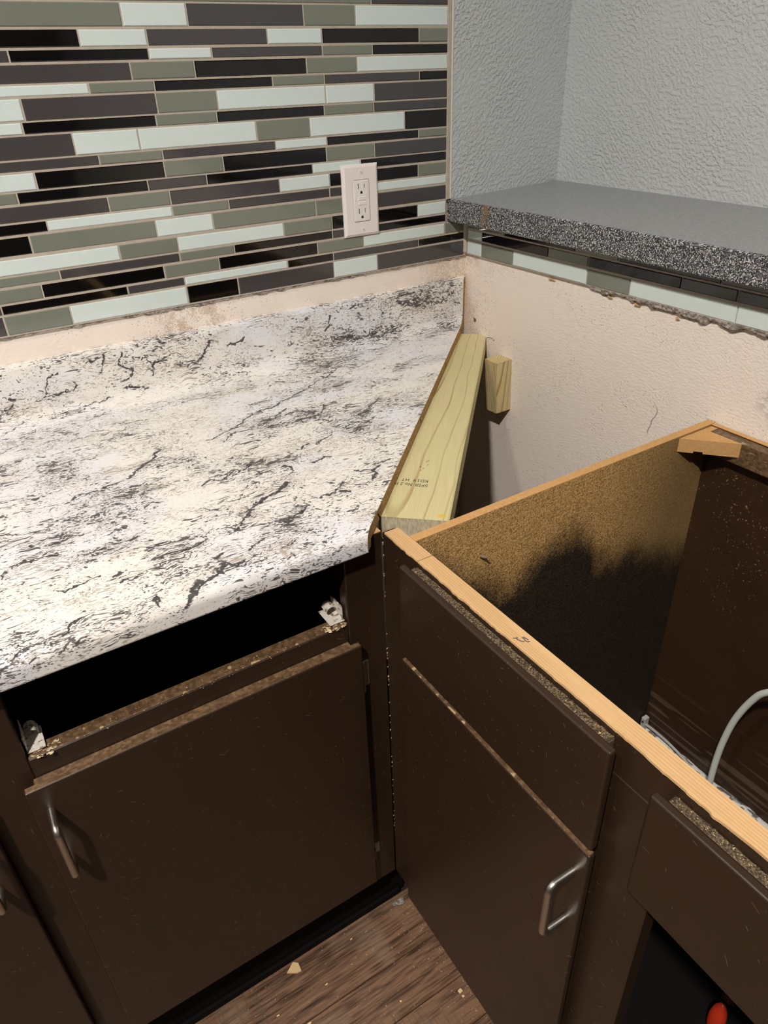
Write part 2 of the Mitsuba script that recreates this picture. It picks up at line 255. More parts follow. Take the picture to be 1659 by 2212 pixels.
mat('speckled_panel', principled(proc(back_col), .45, specular=.45), bump=proc(lambda p, n, uv: .0005*fbm(p.x*220, p.y*220, p.z*220), eps=8e-4))
def ledge_top(p, n, uv):
    f1, f2, w = voronoi(p.x*620, p.y*620+p.z*620)
    return mix((.17, .18, .185), (.26, .275, .28), w)
mat('grey_laminate', principled(proc(ledge_top), .42, specular=.5))
def ledge_edge(p, n, uv):
    f1, f2, w = voronoi(p.y*760, p.z*760)
    c = mix((.012, .012, .014), (.17, .17, .18), smoothstep(.2, .75, w))
    c = mix(c, (.62, .62, .62), dr.select(w > .80, 1.0, 0.0)*smoothstep(.7, .35, f1))
    rust = smoothstep(.02, .004, dr.abs(p.y+.118))*smoothstep(.35, .6, fbm(p.y*130, p.z*130))
    return mix(c, (.20, .12, .05), rust*.7)
mat('speckled_laminate', principled(proc(ledge_edge), .4, specular=.5))
def plank_col(p, n, uv):
    row = cell_rand(dr.floor(p.y*12.7), 2, 3)
    g = fbm(p.x*9+row*40, p.y*150, row*7)*.65+noise(p.x*45, p.y*620, 2.0)*.35
    c = mix((.050, .026, .015), (.205, .112, .064), smoothstep(.22, .72, g+.18*(row-.5)))
    saw = noise(p.x*420, p.y*12, 5.0); patch = smoothstep(.5, .65, fbm(p.x*7+3, p.y*9))
    c = mix(c, (.10, .066, .042), smoothstep(.55, .8, saw)*patch*.6)
    dust = smoothstep(.5, .75, fbm(p.x*16, p.y*16, 8.0)); return mix(c, (.30, .22, .15), dust*.25)
mat('wood_plank', principled(proc(plank_col), .5, specular=.35), bump=proc(lambda p, n, uv: .0006*noise(p.x*12, p.y*300), eps=6e-4))
mat('dark_gap', principled((.012, .008, .006), .9))
mat('toe_and_shade_black', principled((.005, .0042, .0042), .8, specular=.12))  # black of the toe kicks, reused as painted shade on the open cabinet bottom
mat('white_plastic', principled((.74, .705, .685), .35, specular=.45))
mat('cover_plastic', principled((.76, .70, .685), .32, specular=.45))
mat('slot_dark', principled((.01, .009, .008), .8))
mat('soft_grey', principled((.42, .41, .40), .5))
mat('tube_plastic', principled((.62, .66, .62), .35, specular=.5))
mat('cable_grey', principled((.36, .35, .34), .45))
mat('caulk', principled(proc(lambda p, n, uv: mix((.12, .11, .105), (.58, .57, .55), smoothstep(.34, .5, fbm(p.x*190, p.y*90, p.z*190)))), .8))
mat('brushed_steel', principled((.60, .56, .51), .34, metallic=1.0))
mat('dull_steel', principled((.42, .38, .33), .4, metallic=.8))
mat('slide_white', principled(proc(lambda p, n, uv: mix((.62, .58, .52), (.20, .15, .10), smoothstep(.55, .7, fbm(p.x*260, p.y*260, p.z*260)))), .5))
mat('splinter', principled(proc(lambda p, n, uv: mix((.12, .075, .04), (.66, .52, .34), smoothstep(.35, .65, fbm(p.x*380, p.y*380, p.z*380)))), .7))
mat('ink', principled((.022, .022, .02), .8)); mat('pencil', principled((.12, .10, .09), .7))
mat('pitch_red', principled((.14, .035, .012), .6))
mat('knot_yellow', principled((.62, .42, .08), .5))
mat('pale_chip', principled((.70, .50, .26), .8))
mat('dust_white', principled((.72, .62, .48), .9))
mat('red_grip', principled((.50, .035, .012), .35))
mat('dark_steel', principled((.07, .055, .045), .5, metallic=.3))
mat('black_rubber', principled((.010, .009, .010), .6))
mat('pale_trim', principled((.55, .53, .50), .4))
mat('bulb_socket', principled((.7, .68, .64), .5))

# ------------------------------------------------------------------ lamps
for (pos, power, tint, which) in ((MAIN_BULB, MAIN_POWER, MAIN_TINT, 'bright round ceiling downlight farther from the tiled wall'), (SIDE_BULB, SIDE_POWER, SIDE_TINT, 'dim round ceiling downlight nearer to the tiled wall')):
    k = thing('ceiling_lamp', which, 'lamp')
    x, y, z = pos
    ring = trimesh.creation.revolve([[.052, CEIL], [.085, CEIL], [.085, CEIL-.004], [.078, CEIL-.009], [.056, CEIL-.009], [.052, CEIL-.006], [.052, CEIL]], sections=36)
    ring.apply_translation([x, y, 0]); ring.fix_normals()
    obj('trim_ring', ring, 'bulb_socket', k, smooth=35)
    scene[numbered(k+'__diffuser')] = {'type': 'disk', 'to_world': T().translate([x, y, CEIL-.004]).rotate([1, 0, 0], 180).scale(.0515), 'emitter': {'type': 'area', 'radiance': {'type': 'rgb', 'value': [power*t for t in tint]}}}

# ------------------------------------------------------------------ the room
obj('floor', box(-3.6, .4, -4.1, .1, FLOOR-.1, FLOOR-.006), 'dark_gap', kind='structure', label='dark brown wood-look plank floor strewn with sawdust')
obj('ceiling', box(-3.6, .5, -4.1, .2, CEIL, CEIL+.1), 'ceiling_paint', kind='structure')
obj('wall_left', box(-3.6, -3.5, -4.1, .1, FLOOR-.1, CEIL), 'room_wall', kind='structure')
obj('wall_front', box(-3.6, .5, -4.1, -4.0, FLOOR-.1, CEIL), 'room_wall', kind='structure')
obj('wall_back', cat(box(-3.6, .1, 0, .1, FLOOR-.1, 1.15), box(-3.6, -.046, 0, .1, 1.15, CEIL)), 'cream_wall', kind='structure', label='cream wall under the mosaic tile backsplash')
obj('wall_right', box(0, .1, -4.0, -.0, FLOOR-.1, 1.1155), 'cream_wall', kind='structure', label='cream half wall below the grey ledge')
def grey_block(poly):
    return prism(poly, 1.15, CEIL)
obj('wall_alcove', grey_block([(-.046, -.0095), (.2837, .047), (.2837, .2), (-.046, .2)]), 'grey_wall', kind='structure', label='narrow grey textured return wall beside the tiles')
obj('wall_far', grey_block([(.286, .2), (.2605, -.465), (.09, -4.0), (.5, -4.0), (.5, .2)]), 'grey_wall', kind='structure', label='grey textured wall behind the ledge')
# planks
seams = [-.545, -.643, -.722, -.790, -.868, -.947, -1.025, -1.10, -1.18, -1.26, -1.34, -1.42, -1.50]
for i, (a, b) in enumerate(zip(seams, seams[1:])):
    x = -2.0
    while x < -.5:
        e = min(x+rng.uniform(.55, 1.1), -.49) if i > 2 else -.49
        if x == -2.0 and i <= 2: e = -1.0-.17*i
        obj('plank', cbox(x+.0007, e-.0007, b+.0007, a-.0007, FLOOR-.008, FLOOR+rng.uniform(-.0004, .0004), .0012), 'wood_plank', 'floor'); x = e

# ------------------------------------------------------------------ tiles
ROWS = """1.4602 1.4828 G D-.2086|1.4316 1.4578 G W-.6083 D-.5157 G-.3310 W-.2391|1.4088 1.4278 B W-.6704 D-.5782 W-.3947 B-.3013 G-.1165|1.3927 1.4052 D B-.7632 W-.5796 D-.4861 G-.3022 B-.2095
1.3689 1.3892 D G-.6093 B-.5158 G-.3321 W-.2398|1.3540 1.3660 W G-.6712 B-.5795 G-.3936 D-.3023 B-.1160|1.3258 1.3510 W D-.7631 G-.5806 W-.4874 W-.3016 D-.2088|1.3098 1.3232 W B-.7692 G-.5857 B-.4918 G-.3061 D-.2108
1.2801 1.3071 D W-.7082 W-.6158 G-.4292 W-.3348 B-.1481|1.2655 1.2773 D G-.6783 D-.5850 W-.3990 B-.3048 G-.1188|1.2411 1.2621 W B-.7701 G-.5860 B-.4917 G-.3074 D-.2120|1.2251 1.2385 G B-.7997 D-.6155 B-.5225 W-.3356 B-.2414
1.2020 1.2213 D G-.6788 D-.5851 W-.3989 B-.3045 G-.1203|1.1856 1.1988 B W-.7708 G-.5852 D-.4917 D-.3061 W-.2216|1.1581 1.1817 B G-.7991 W-.6154 G-.5222 G-.3353 D-.2256|1.1326 1.1531 W G-.6781 W-.5858 G-.3993 B-.3055 W-.1220
1.1172 1.1293 G D-.7711 G-.5864 B-.4927 D-.3062 B-.2280|1.0948 1.1130 G B-.8013 G-.6154 B-.5227 G-.3377 W-.2429 G-.0590|1.0794 1.0910 D B-.8628 D-.6782 W-.5851 B-.3989 D-.3073 B-.1204|1.0489 1.0757 D G-.8642 W-.7701 B-.5846 D-.4944 W-.3082 D-.2147"""
ROWS = [r.split() for r in ROWS.replace('\n', '|').split('|')]
for z0, z1, cs in ((1.4860, 1.5050, 'W B G D W'), (1.5080, 1.5200, 'D G B W D'), (1.5230, 1.5480, 'G W D W B'), (1.5510, 1.5630, 'B D W G D')):
    cs = cs.split(); ROWS.insert(0, [str(z0), str(z1), cs[0]]+[c+'%.4f' % (-.66+.14*i+rng.uniform(-.03, .03)) for i, c in enumerate(cs[1:])])
def tile(wall, a0, a1, z0, z1, c):
    """A glass tile with a bevelled face; a runs along the wall."""
    f, k = .0078+rng.uniform(-.0003, .0003), .0011
    P = [(a, d, z) for a in (a0, a1) for z in (z0, z1) for d in (.0035, f-.0008)]+[(a, f, z) for a in (a0+k, a1-k) for z in (z0+k, z1-k)]
    P = [(a, -d, z) for a, d, z in P] if wall == 'wall_back' else [(-d, a, z) for a, d, z in P]
    obj('tile', hull(P), GLASS[c], wall)
for r in ROWS:
    z0, z1 = float(r[0]), float(r[1]); xs = [(t[0], float(t[1:]) if len(t) > 1 else None) for t in r[2:]]
    end = -.0575 if z1 > 1.1135 else -.012
    x0 = -.885+rng.uniform(-.05, .02)
    if xs[1][1]-x0 < .05 or xs[1][1] > -.6: x0 = min(xs[1][1]-.183, -.86)
    xs[0] = (xs[0][0], x0); x = x0
    while x > -1.36:
        w = rng.choice((.0916, .1833)); tile('wall_back', x-w+.0012, x-.0012, z0, z1, rng.choice('WGDB')); x -= w
    for (c, a), (_, b) in zip(xs, xs[1:]+[('', end+.0012)]):
        tile('wall_back', a+.0012, b-.0012, z0, z1, c)
obj('grout_bed', cat(box(-1.45, -.056, -.0064, .001, 1.1135, 1.565), box(-1.45, -.0045, -.0064, .001, 1.0465, 1.1136)), 'grout', 'wall_back')
obj('caulk_strip', cbox(-.0575, -.0495, -.0085, .001, 1.1555, 1.565, .001), 'grout', 'wall_back')
obj('edge_trim', cbox(-.0495, -.0462, -.0112, .001, 1.1565, 1.565, .0008), 'pale_trim', 'wall_back', label='thin pale metal edge strip')
RW = [(1.0520, 1.0768, [('W', -.0145), ('G', -.0584), ('W', -.152), ('G', -.3385), ('W', -.4299), ('W', -.6189), ('G', -.81), ('W', -.90), ('D', -1.09), ('W', -1.18)], -1.36),
      (1.0808, 1.0966, [('W', -.0145), ('B', -.0583), ('G', -.2438), ('B', -.3384), ('D', -.5226), ('D', -.6149), ('B', -.80), ('G', -.98), ('W', -1.07), ('B', -1.26)], -1.36),
      (1.0996, 1.1150, [('G', -.0145), ('B', -.1234), ('G', -.3066), ('B', -.4008), ('D', -.5862), ('W', -.77), ('B', -.95), ('G', -1.13)], -1.36)]
for z0, z1, ts, end in RW:
    for (c, a), (_, b) in zip(ts, ts[1:]+[('', end)]): tile('wall_right', b+.0009, a-.0009, z0, z1, c)
obj('grout_bed', box(-.0064, .001, -1.38, -.0064, 1.0505, 1.1150), 'grout', 'wall_right')
def ragged(wall, a0, a1, ztop, zlow, depth, seed):
    """A torn line of mortar along the lower edge of the tiles."""
    n = int((a1-a0)/.004); a = np.linspace(a0, a1, n); P = np.stack([a*60, a*0, a*0], 1)
    lo = ztop-.0012-(ztop-zlow)*np.clip(meshkit.fbm(P, 4, seed)*1.5-.15, 0, 1.2); d = depth*(.55+.8*meshkit.fbm(P*2, 3, seed+9))
    V, F = [], []
    for i in range(n):
        for dd, z in ((.0, ztop), (d[i], ztop-.0006), (d[i]*.9, .4*ztop+.6*lo[i]), (.0, lo[i]-.0005)):
            V.append((a[i], -dd, z) if wall == 'wall_back' else (-dd, a[i], z))
        if i:
            for k in range(4):
                q = (i-1)*4+k, (i-1)*4+(k+1) % 4, i*4+(k+1) % 4, i*4+k; F += [[q[0], q[1], q[2]], [q[0], q[2], q[3]]]
    m = trimesh.Trimesh(V, F, process=False)
    if m.volume < 0: m.invert()
    return m
obj('mortar_edge', ragged('wall_back', -1.4, -.004, 1.0478, 1.0405, .0050, 3), 'mortar', 'wall_back', label='ragged mortar line under the tiles')
obj('mortar_edge', ragged('wall_right', -1.36, -.345, 1.0516, 1.0385, .0075, 5), 'mortar', 'wall_right', label='ragged mortar line under the tiles')
obj('mortar_edge', ragged('wall_right', -.345, -.006, 1.0516, 1.0490, .0040, 8), 'mortar', 'wall_right')
obj('corner_grout', cbox(-.013, 0, -.013, 0, 1.0505, 1.115, .004), 'grout', 'wall_right')
for y, z, l, s in ((-.245, 1.0462, .016, 1), (-.385, 1.0428, .009, 2), (-.44, 1.0420, .012, 3), (-.52, 1.0385, .007, 4)):
    obj('paper_shred', hull([(-.0005, y, z), (-.006, y-.002, z-.0015), (-.0005, y-l, z-.0045), (-.0045, y-l, z-.003), (-.004, y-.3*l, z+.0002)]), 'pale_particle_board', 'wall_right')

# ------------------------------------------------------------------ outlet
k = thing('electrical_outlet', 'off-white double outlet plate on the mosaic tiles', 'outlet')
x0, x1, z0, z1 = -.2832, -.2108, 1.1145, 1.2325; xc, zc = (x0+x1)/2, (z0+z1)/2
P = [(x, y, z) for x in (x0, x1) for z in (z0, z1) for y in (-.0076, -.0105)]+[(x, -.0142, z) for x in (x0+.0045, x1-.0045) for z in (z0+.0045, z1-.0045)]
plate = manifold3d.Manifold.hull_points(np.array(P))-manifold3d.Manifold.hull_points(rbox(xc-.0173, xc+.0173, -.03, -.002, zc-.0347, zc+.0347, .003).vertices)
obj('cover_plate', plate, 'cover_plastic', k)
obj('receptacle', rbox(xc-.0167, xc+.0167, -.0150, -.0085, zc-.0341, zc+.0341, .0022), 'white_plastic', k, smooth=40)
for zz in (zc+.0215, zc-.0190):
    obj('slot', box(xc-.0072, xc-.0060, -.0153, -.0148, zz-.0014, zz+.0072), 'slot_dark', k)
    obj('slot', box(xc+.0052, xc+.0062, -.0153, -.0148, zz-.0004, zz+.0064), 'slot_dark', k)
    g = prism([(.0022*math.cos(t), .0022*math.sin(t)) for t in np.linspace(0, math.pi, 9)]+[(-.0022, -.0022), (.0022, -.0022)], 0, .0005)
    g.apply_transform(trimesh.transformations.rotation_matrix(math.pi/2, [1, 0, 0])); g.apply_translation([xc-.0004, -.0148, zz-.0072]); obj('ground_hole', g, 'slot_dark', k)
for zz in (zc+.0042, zc-.0036): obj('button', cbox(xc-.0078, xc+.0078, -.0162, -.0145, zz-.0031, zz+.0031, .0006), 'white_plastic', k)
obj('indicator_light', trimesh.creation.icosphere(2, .0009).apply_translation([xc+.0125, -.0150, zc+.0060]), 'soft_grey', k)
obj('indicator_light', trimesh.creation.icosphere(2, .0009).apply_translation([xc-.0125, -.0150, zc+.0010]), 'soft_grey', k)
for zz in (zc+.0470, zc-.0470):
    c = trimesh.creation.revolve([[0, 0], [.0034, 0], [.0034, .0006], [.0022, .0014], [0, .0016]], sections=20)
    c.apply_transform(trimesh.transformations.rotation_matrix(math.pi/2, [1, 0, 0])); c.apply_translation([xc, -.0141, zz]); c.fix_normals()
    s = obj('screw', c, 'white_plastic', k, smooth=35)
    b = box(-.0030, .0030, -.0003, .0004, -.00045, .00045); b.apply_transform(trimesh.transformations.rotation_matrix(.6, [0, 1, 0])); b.apply_translation([xc, -.0157, zz]); obj('screw_slot', b, 'soft_grey', s)

# ------------------------------------------------------------------ ledge over the half wall
k = thing('ledge_top', 'grey speckled laminate ledge on top of the cream half wall', 'ledge')
L0, L1 = 1.1155, 1.1560
obj('top_board', prism([(-.0445, -.0004), (.284, .046), (.2595, -.465), (.2050, -1.60), (-.0445, -1.60)], L0+.001, L1), 'grey_laminate', k)
e = rbox(-.0505, -.040, -1.60, -.0006, L0, L1-.0004, .0035); obj('front_edge', e, 'speckled_laminate', k, smooth=40, label='black and white speckled front edge')

# ------------------------------------------------------------------ countertop, mitred at the corner
def arc(cy, cz, r, a0, a1, n): return [(cy+r*math.cos(t), cz+r*math.sin(t)) for t in np.radians(np.linspace(a0, a1, n))]
def profile(o):
    """The laminate's outline (y, z) from the splash's back edge to the nose's lower edge, o metres inside the surface."""
    s = [(-.0005, 1.0045-o), (-.010, 1.0045-o)]+arc(-.0105, .997, .0075-o, 90, 180, 6)
    s += arc(-.040, .936, .022+o, 0, -90, 9)
    s += [(-.20, .914-o), (-.38, .914-o), (-.52, .914-o)]+arc(-.585, .901, .013-o, 90, 180, 8)+[(-.598+o, .892)]+arc(-.594, .888, .004-o, 180, 250, 4)
    return s
XL = -1.5
def loft(loop, mitre=0.0):
    """The closed outline (y, z), drawn along x from XL to the mitre plane x = y."""
    loop = np.array(loop)
    if Polygon(loop).exterior.is_ccw is False: loop = loop[::-1]
    n = len(loop); V = np.vstack([[(XL, y, z) for y, z in loop], [(y-mitre, y, z) for y, z in loop]])
    F = []
    for i in range(n):
        j = (i+1) % n; F += [[i, j, n+j], [i, n+j, n+i]]
    vv, ff = trimesh.creation.triangulate_polygon(Polygon(loop), engine='earcut')
    idx = [int(np.argmin(((loop-q)**2).sum(1))) for q in vv]
    for a, b, c in ff: F += [[idx[a]+n, idx[b]+n, idx[c]+n], [idx[a], idx[c], idx[b]]]
    m = trimesh.Trimesh(V, F, process=False)
    if m.volume < 0: m.invert()
    return m
k = thing('countertop', 'white granite-look laminate countertop with a mitred end on the left cabinet', 'countertop')
obj('laminate', loft(profile(0)+profile(.0011)[::-1]), 'granite_laminate', k, smooth=30)
core = profile(.0011)+[(-.586, .8845), (-.586, .8952), (-.0005, .8952)]
core = loft(core, .0006)
Mc = manifold3d.Manifold(manifold3d.Mesh(np.asarray(core.vertices, np.float32), np.asarray(core.faces, np.uint32)))
for t in (.030, .175, .355, .555):
    m = box(-.009, .0035, -.0016, .0016, -.010, .012); m.apply_transform(trimesh.transformations.rotation_matrix(.7, [1, 0, 0])@trimesh.transformations.rotation_matrix(-.35, [0, 1, 0]))
    m.apply_transform(trimesh.transformations.rotation_matrix(-math.pi/4, [0, 0, 1])); m.apply_translation([-t, -t, .899])
    if Mc.volume() > 0: Mc = Mc-manifold3d.Manifold(manifold3d.Mesh(np.asarray(m.vertices, np.float32), np.asarray(m.faces, np.uint32)))
obj('core', Mc if Mc.volume() > 1e-4 else core, 'particle_board', k, label='raw brown particle board core with gouges')

# ------------------------------------------------------------------ cabinets
CT, FB = .8935, .1985
def pull(parent, pts, out, label=None):
    """A bent-rod handle through the two mounting points, standing off along out."""
    a, b = np.array(pts[0], float), np.array(pts[1], float); o = np.array(out, float)
    r = .007; u = (b-a)/np.linalg.norm(b-a); n = o/np.linalg.norm(o); P = [a, a+o-n*r]
    for t in np.radians([15, 30, 45, 60, 75]): P.append(a+o-n*r+u*r+n*r*math.sin(t)-u*r*math.cos(t))
    P.append(a+o+u*r); P.append(b+o-u*r)
    for t in np.radians([75, 60, 45, 30, 15]): P.append(b+o-n*r-u*r+n*r*math.sin(t)+u*r*math.cos(t))
    P += [b+o-n*r, b]
    obj('handle', tube(P, .0042, 14), 'brushed_steel', parent, smooth=50, label=label)
def lipped(parent, name, x0, x1, z0, z1, plane, axis, core='brown_paint', inset=.0105):
    """A lipped front: a thin wide face before a thicker, smaller core. plane: where the frame's face lies."""
    if axis == 'y':
        d = obj(name, rbox(x0, x1, plane-.019, plane-.0098, z0, z1, .0028), 'brown_paint', parent, smooth=40)
        obj('core', cbox(x0+inset, x1-inset, plane-.0100, plane-.0002, z0+inset*.9, z1-.0022, .0012), core, d)
    else:
        d = obj(name, rbox(plane-.019, plane-.0098, x0, x1, z0, z1, .0028), 'brown_paint', parent, smooth=40)
        obj('core', cbox(plane-.0100, plane-.0002, x0+inset, x1-inset, z0+inset*.9, z1-.0022, .0012), core, d)
    return d
PY = -.5775
# (see the seam below) the left cabinet, its drawer taken out
k = thing('base_cabinet', 'dark brown cabinet with an empty drawer opening under the white countertop', 'cabinet')
fy0, fy1 = PY, PY+.019
obj('stile', cbox(-.6205, -.5665, fy0, fy1, FB, CT, .0012), 'brown_paint', k)
obj('stile', cbox(-1.0530, -1.0000, fy0, fy1, FB, CT-.005, .0012), 'brown_paint', k)
obj('rail', cbox(-1.0000, -.6205, fy0, fy1, .8735, .8845, .0008), 'brown_paint', k)
obj('rail', cbox(-1.0000, -.6205, fy0, fy1, .7280, .7738, .0015), 'brown_paint', k)
obj('worn_top', cbox(-.9990, -.6215, fy0+.0012, fy1-.0005, .7736, .7744, .0003), 'worn_edge', k, label='scuffed top of the middle rail')
obj('rail', cbox(-1.0000, -.6205, fy0, fy1, FB, .2450, .0012), 'brown_paint', k)
obj('sawn_top', cbox(-.6200, -.5672, fy0+.0005, fy1, CT-.0005, CT+.0012, .0004), 'raw_pine', k, label='bare pine top of the corner stile')
obj('side_panel', box(-.6080, -.5960, fy1, -.004, FB, .8840), 'brown_paint', k)
obj('side_panel', box(-1.0520, -1.0400, fy1, -.004, FB, .8840), 'brown_paint', k)
obj('back_panel', box(-1.0400, -.6080, -.016, -.004, FB, .8840), 'brown_paint', k)
obj('bottom_panel', box(-1.0400, -.6080, fy1, -.016, .2330, .2450), 'brown_paint', k)
obj('toe_kick', box(-1.0530, -.5300, -.5405, -.5280, FLOOR, FB), 'toe_and_shade_black', k)
obj('toe_moulding', cbox(-1.0530, -.5400, -.5470, -.5405, FLOOR, FLOOR+.016, .002), 'toe_and_shade_black', k)
d = lipped(k, 'door', -1.0137, -.6125, .2310, .7485, PY, 'y')
obj('worn_edge', cat(cbox(-1.0118, -.6143, PY-.0176, PY-.0106, .7478, .7489, .0004), cbox(-1.0020, -.6240, PY-.0098, PY-.0008, .7458, .7469, .0004)), 'worn_edge', d, label='scuffed upper edge')
pull(d, [(-.9968, PY-.019, .713), (-.9968, PY-.019, .634)], (0, -.030, 0), 'brushed steel bent-rod handle')
for za, zb in ((.654, .706), (.277, .308)):
    h = tube([(-.6088, PY-.0060, z) for z in np.linspace(za, zb, 25)], [.0040 if (i//4) % 2 == 0 else .0033 for i in range(25)], 10)
    obj('hinge', cat(h, cbox(-.6085, -.5960, PY-.0022, PY-.0002, za+.004, zb-.004, .0005)), 'dull_steel', d, smooth=40, label='paint-smeared hinge')
def slide(xa, xb, side):
    w = xb-xa; y0, y1 = -.5720, -.538; z = .7765
    parts = [cbox(xa, xb, y0, y1, z, z+.0014, .0004), cbox(xa if side < 0 else xb-.0014, (xa+.0014) if side < 0 else xb, y0+.004, y1, z, z+.020, .0004)]
    lip = [(xa+w*.5+math.cos(t)*w*.42, z+.004+math.sin(t)*.013) for t in np.linspace(.2, 2.6, 9)]
    V = [(x, y, zz) for y in (y0+.014, y0+.030) for x, zz in lip]; n = 9
    F = [[i, i+1, n+i+1] for i in range(n-1)]+[[i, n+i+1, n+i] for i in range(n-1)]
    F += [f[::-1] for f in F]
    obj('drawer_slide', cat(*parts, trimesh.Trimesh(V, F, process=False)), 'slide_white', k, label='bent white metal drawer slide end')
slide(-.6430, -.6225, 1); slide(-.9985, -.9800, -1)
def patch(name, x0, x1, y0, y1, z, seed, mat_, parent, label=None):
    r = np.random.default_rng(seed); ms = []
    for i in range(26):
        cx, cy = r.uniform(x0, x1), r.uniform(y0, y1); ms.append(shard((cx, cy, z+.0006), r.uniform(.003, .009), seed*100+i, .22))
    obj(name, cat(*ms), mat_, parent, kind='stuff', label=label)
patch('splinters', -.652, -.623, -.5815, -.566, .7742, 4, 'splinter', k, 'splintered paint at the opening corner'); patch('splinters', -.998, -.968, -.5815, -.566, .7742, 5, 'splinter', k, 'splintered paint at the opening corner')
# its neighbour at the picture's edge
k = thing('base_cabinet', 'dark brown cabinet at the left edge, showing only a door strip and handle end', 'cabinet')
obj('stile', cbox(-1.0950, -1.0535, fy0, fy1, FB, CT-.005, .0012), 'brown_paint', k)
obj('rail', cbox(-1.5000, -1.0950, fy0, fy1, .8400, .8845, .0008), 'brown_paint', k)
obj('rail', cbox(-1.5000, -1.0950, fy0, fy1, .7280, .7738, .0012), 'brown_paint', k)
obj('rail', cbox(-1.5000, -1.0950, fy0, fy1, FB, .2450, .0012), 'brown_paint', k)
obj('stile', cbox(-1.5400, -1.5000, fy0, fy1, FB, CT-.005, .0012), 'brown_paint', k)
obj('side_panel', box(-1.0660, -1.0540, fy1, -.004, FB, .8840), 'brown_paint', k)
obj('side_panel', box(-1.5400, -1.5280, fy1, -.004, FB, .8840), 'brown_paint', k)
obj('toe_kick', box(-1.5400, -1.0535, -.5405, -.5280, FLOOR, FB), 'toe_and_shade_black', k)
d = lipped(k, 'door', -1.4700, -1.0512, .2310, .7485, PY, 'y')
lipped(k, 'drawer_front', -1.4700, -1.0800, .7900, .8700, PY, 'y')
pull(d, [(-1.0700, PY-.019, .713), (-1.0700, PY-.019, .634)], (0, -.030, 0), 'brushed steel bent-rod handle')
# the open-topped cabinet on the right wall
PX = -.566
k = thing('base_cabinet', 'dark brown open-topped cabinet with its countertop removed, under the cream half wall', 'cabinet')
fx0, fx1, RT = PX, PX+.019, .8925
obj('stile', cbox(fx0, fx1, -.6560, -.5775, FB, RT, .0012), 'brown_paint', k)
obj('rail', cbox(fx0, fx1, -1.5000, -.6560, .8480, RT, .0008), 'brown_paint', k)
obj('stile', cbox(fx0, fx1, -1.0103, -.9440, FB, .8480, .0012), 'brown_paint', k)
obj('rail', cbox(fx0, fx1, -.9440, -.6560, .7330, .7760, .0012), 'brown_paint', k)
obj('rail', cbox(fx0, fx1, -1.5000, -1.0103, .7450, .7760, .0012), 'brown_paint', k)
obj('rail', cbox(fx0, fx1, -.9440, -.6560, FB, .2450, .0012), 'brown_paint', k)
obj('rail', cbox(fx0, fx1, -1.5000, -1.0103, FB, .2450, .0012), 'brown_paint', k)
# sawn wooden top of the frame, its outer edge chipped
def sawn(y0, y1, seed, z0, z1):
    n = int((y1-y0)/.0022); y = np.linspace(y0, y1, n); q = np.stack([y*90, y*0, y*0], 1)
    j = np.clip(meshkit.fbm(q, 4, seed)-.5, 0, 1)*.005+np.clip(meshkit.noise(q*.35, seed+3)-.68, 0, 1)*.007
    outer = [(fx0-.0002-j[i], y[i]) for i in range(n)]
    return prism(outer+[(fx1+.0006, y1), (fx1+.0006, y0)], z0, z1)
obj('sawn_top', sawn(-1.5000, -.6560, 3, RT, .8952), 'raw_pine', k, label='bare pine top edge of the front rail')
obj('sawn_top', sawn(-.6545, -.5835, 6, RT, .8950), 'raw_pine', k, label='bare pine top of the corner stile')
def mark(pts):
    """Pencil strokes lying on the sawn top: the stroke's own plan, millimetres across and along the rail."""
    V = [];
    for i in range(len(pts)-1):
        a, b = pts[i], pts[i+1]; t = (b-a)/np.linalg.norm(b-a); s = np.array([-t[1], t[0]])*.00062
        q = [a+s-t*.0003, b+s+t*.0003, b-s+t*.0003, a-s-t*.0003]; V.append(prism([tuple(v) for v in (q if Polygon(q).exterior.is_ccw else q[::-1])], .8951, .8954))
    return cat(*V)
strokes = [[(-.5626, -.8128), (-.5606, -.8146), (-.5590, -.8140), (-.5606, -.8163), (-.5600, -.8182), (-.5590, -.8206), (-.5572, -.8222)], [(-.5546, -.8166), (-.5548, -.8196), (-.5556, -.8222), (-.5546, -.8244), (-.5530, -.8252)], [(-.5538, -.8170), (-.5528, -.8200), (-.5526, -.8226)]]
obj('pencil_mark', cat(*[mark(np.array(s)) for s in strokes]), 'pencil', k, label='grey pencil scribble on the bare pine')
r_ = np.random.default_rng(31)
obj('cracked_paint', cat(*[shard((fx0-.0003+r_.normal(0, .0004), -.5797, z), .0022, 900+i, r_.uniform(.8, 2.2)) for i, z in enumerate(r_.uniform(.30, .888, 46))]), 'splinter', k, kind='stuff', label='cracked paint along the corner seam')
SP = np.array([[x, y, z] for x, zt in ((-.5468, .8952), (-.0030, .9010)) for y in (-.6215, -.6090) for z in (FB, zt)])
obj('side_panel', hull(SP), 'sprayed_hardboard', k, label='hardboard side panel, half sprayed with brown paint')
t = np.array([[x, y, z+dz] for x, z in ((-.5468, .8952), (-.0030, .9010)) for y in (-.6217, -.6088) for dz in (0, .0010)])
obj('panel_edge', hull(t), 'pale_particle_board', k, label='pale sawn top edge of the side panel')
obj('back_panel', box(-.0100, -.0040, -1.5000, -.6217, FB, .8995), 'speckled_panel', k, label='dark brown back panel with pale paint specks')
obj('back_edge', cbox(-.0110, -.0030, -1.5000, -.6217, .8995, .9012, .0004), 'pale_particle_board', k)
obj('back_rail', cbox(-.0285, -.0102, -1.5000, -.6320, .8640, .8985, .0010), 'worn_edge', k)
obj('bottom_panel', box(-.5470, -.0100, -1.5000, -.6217, .2340, .2460), 'toe_and_shade_black', k, label='cabinet bottom coloured black in place of the shade inside')  # interior shade painted in: near-black instead of the cabinet brown
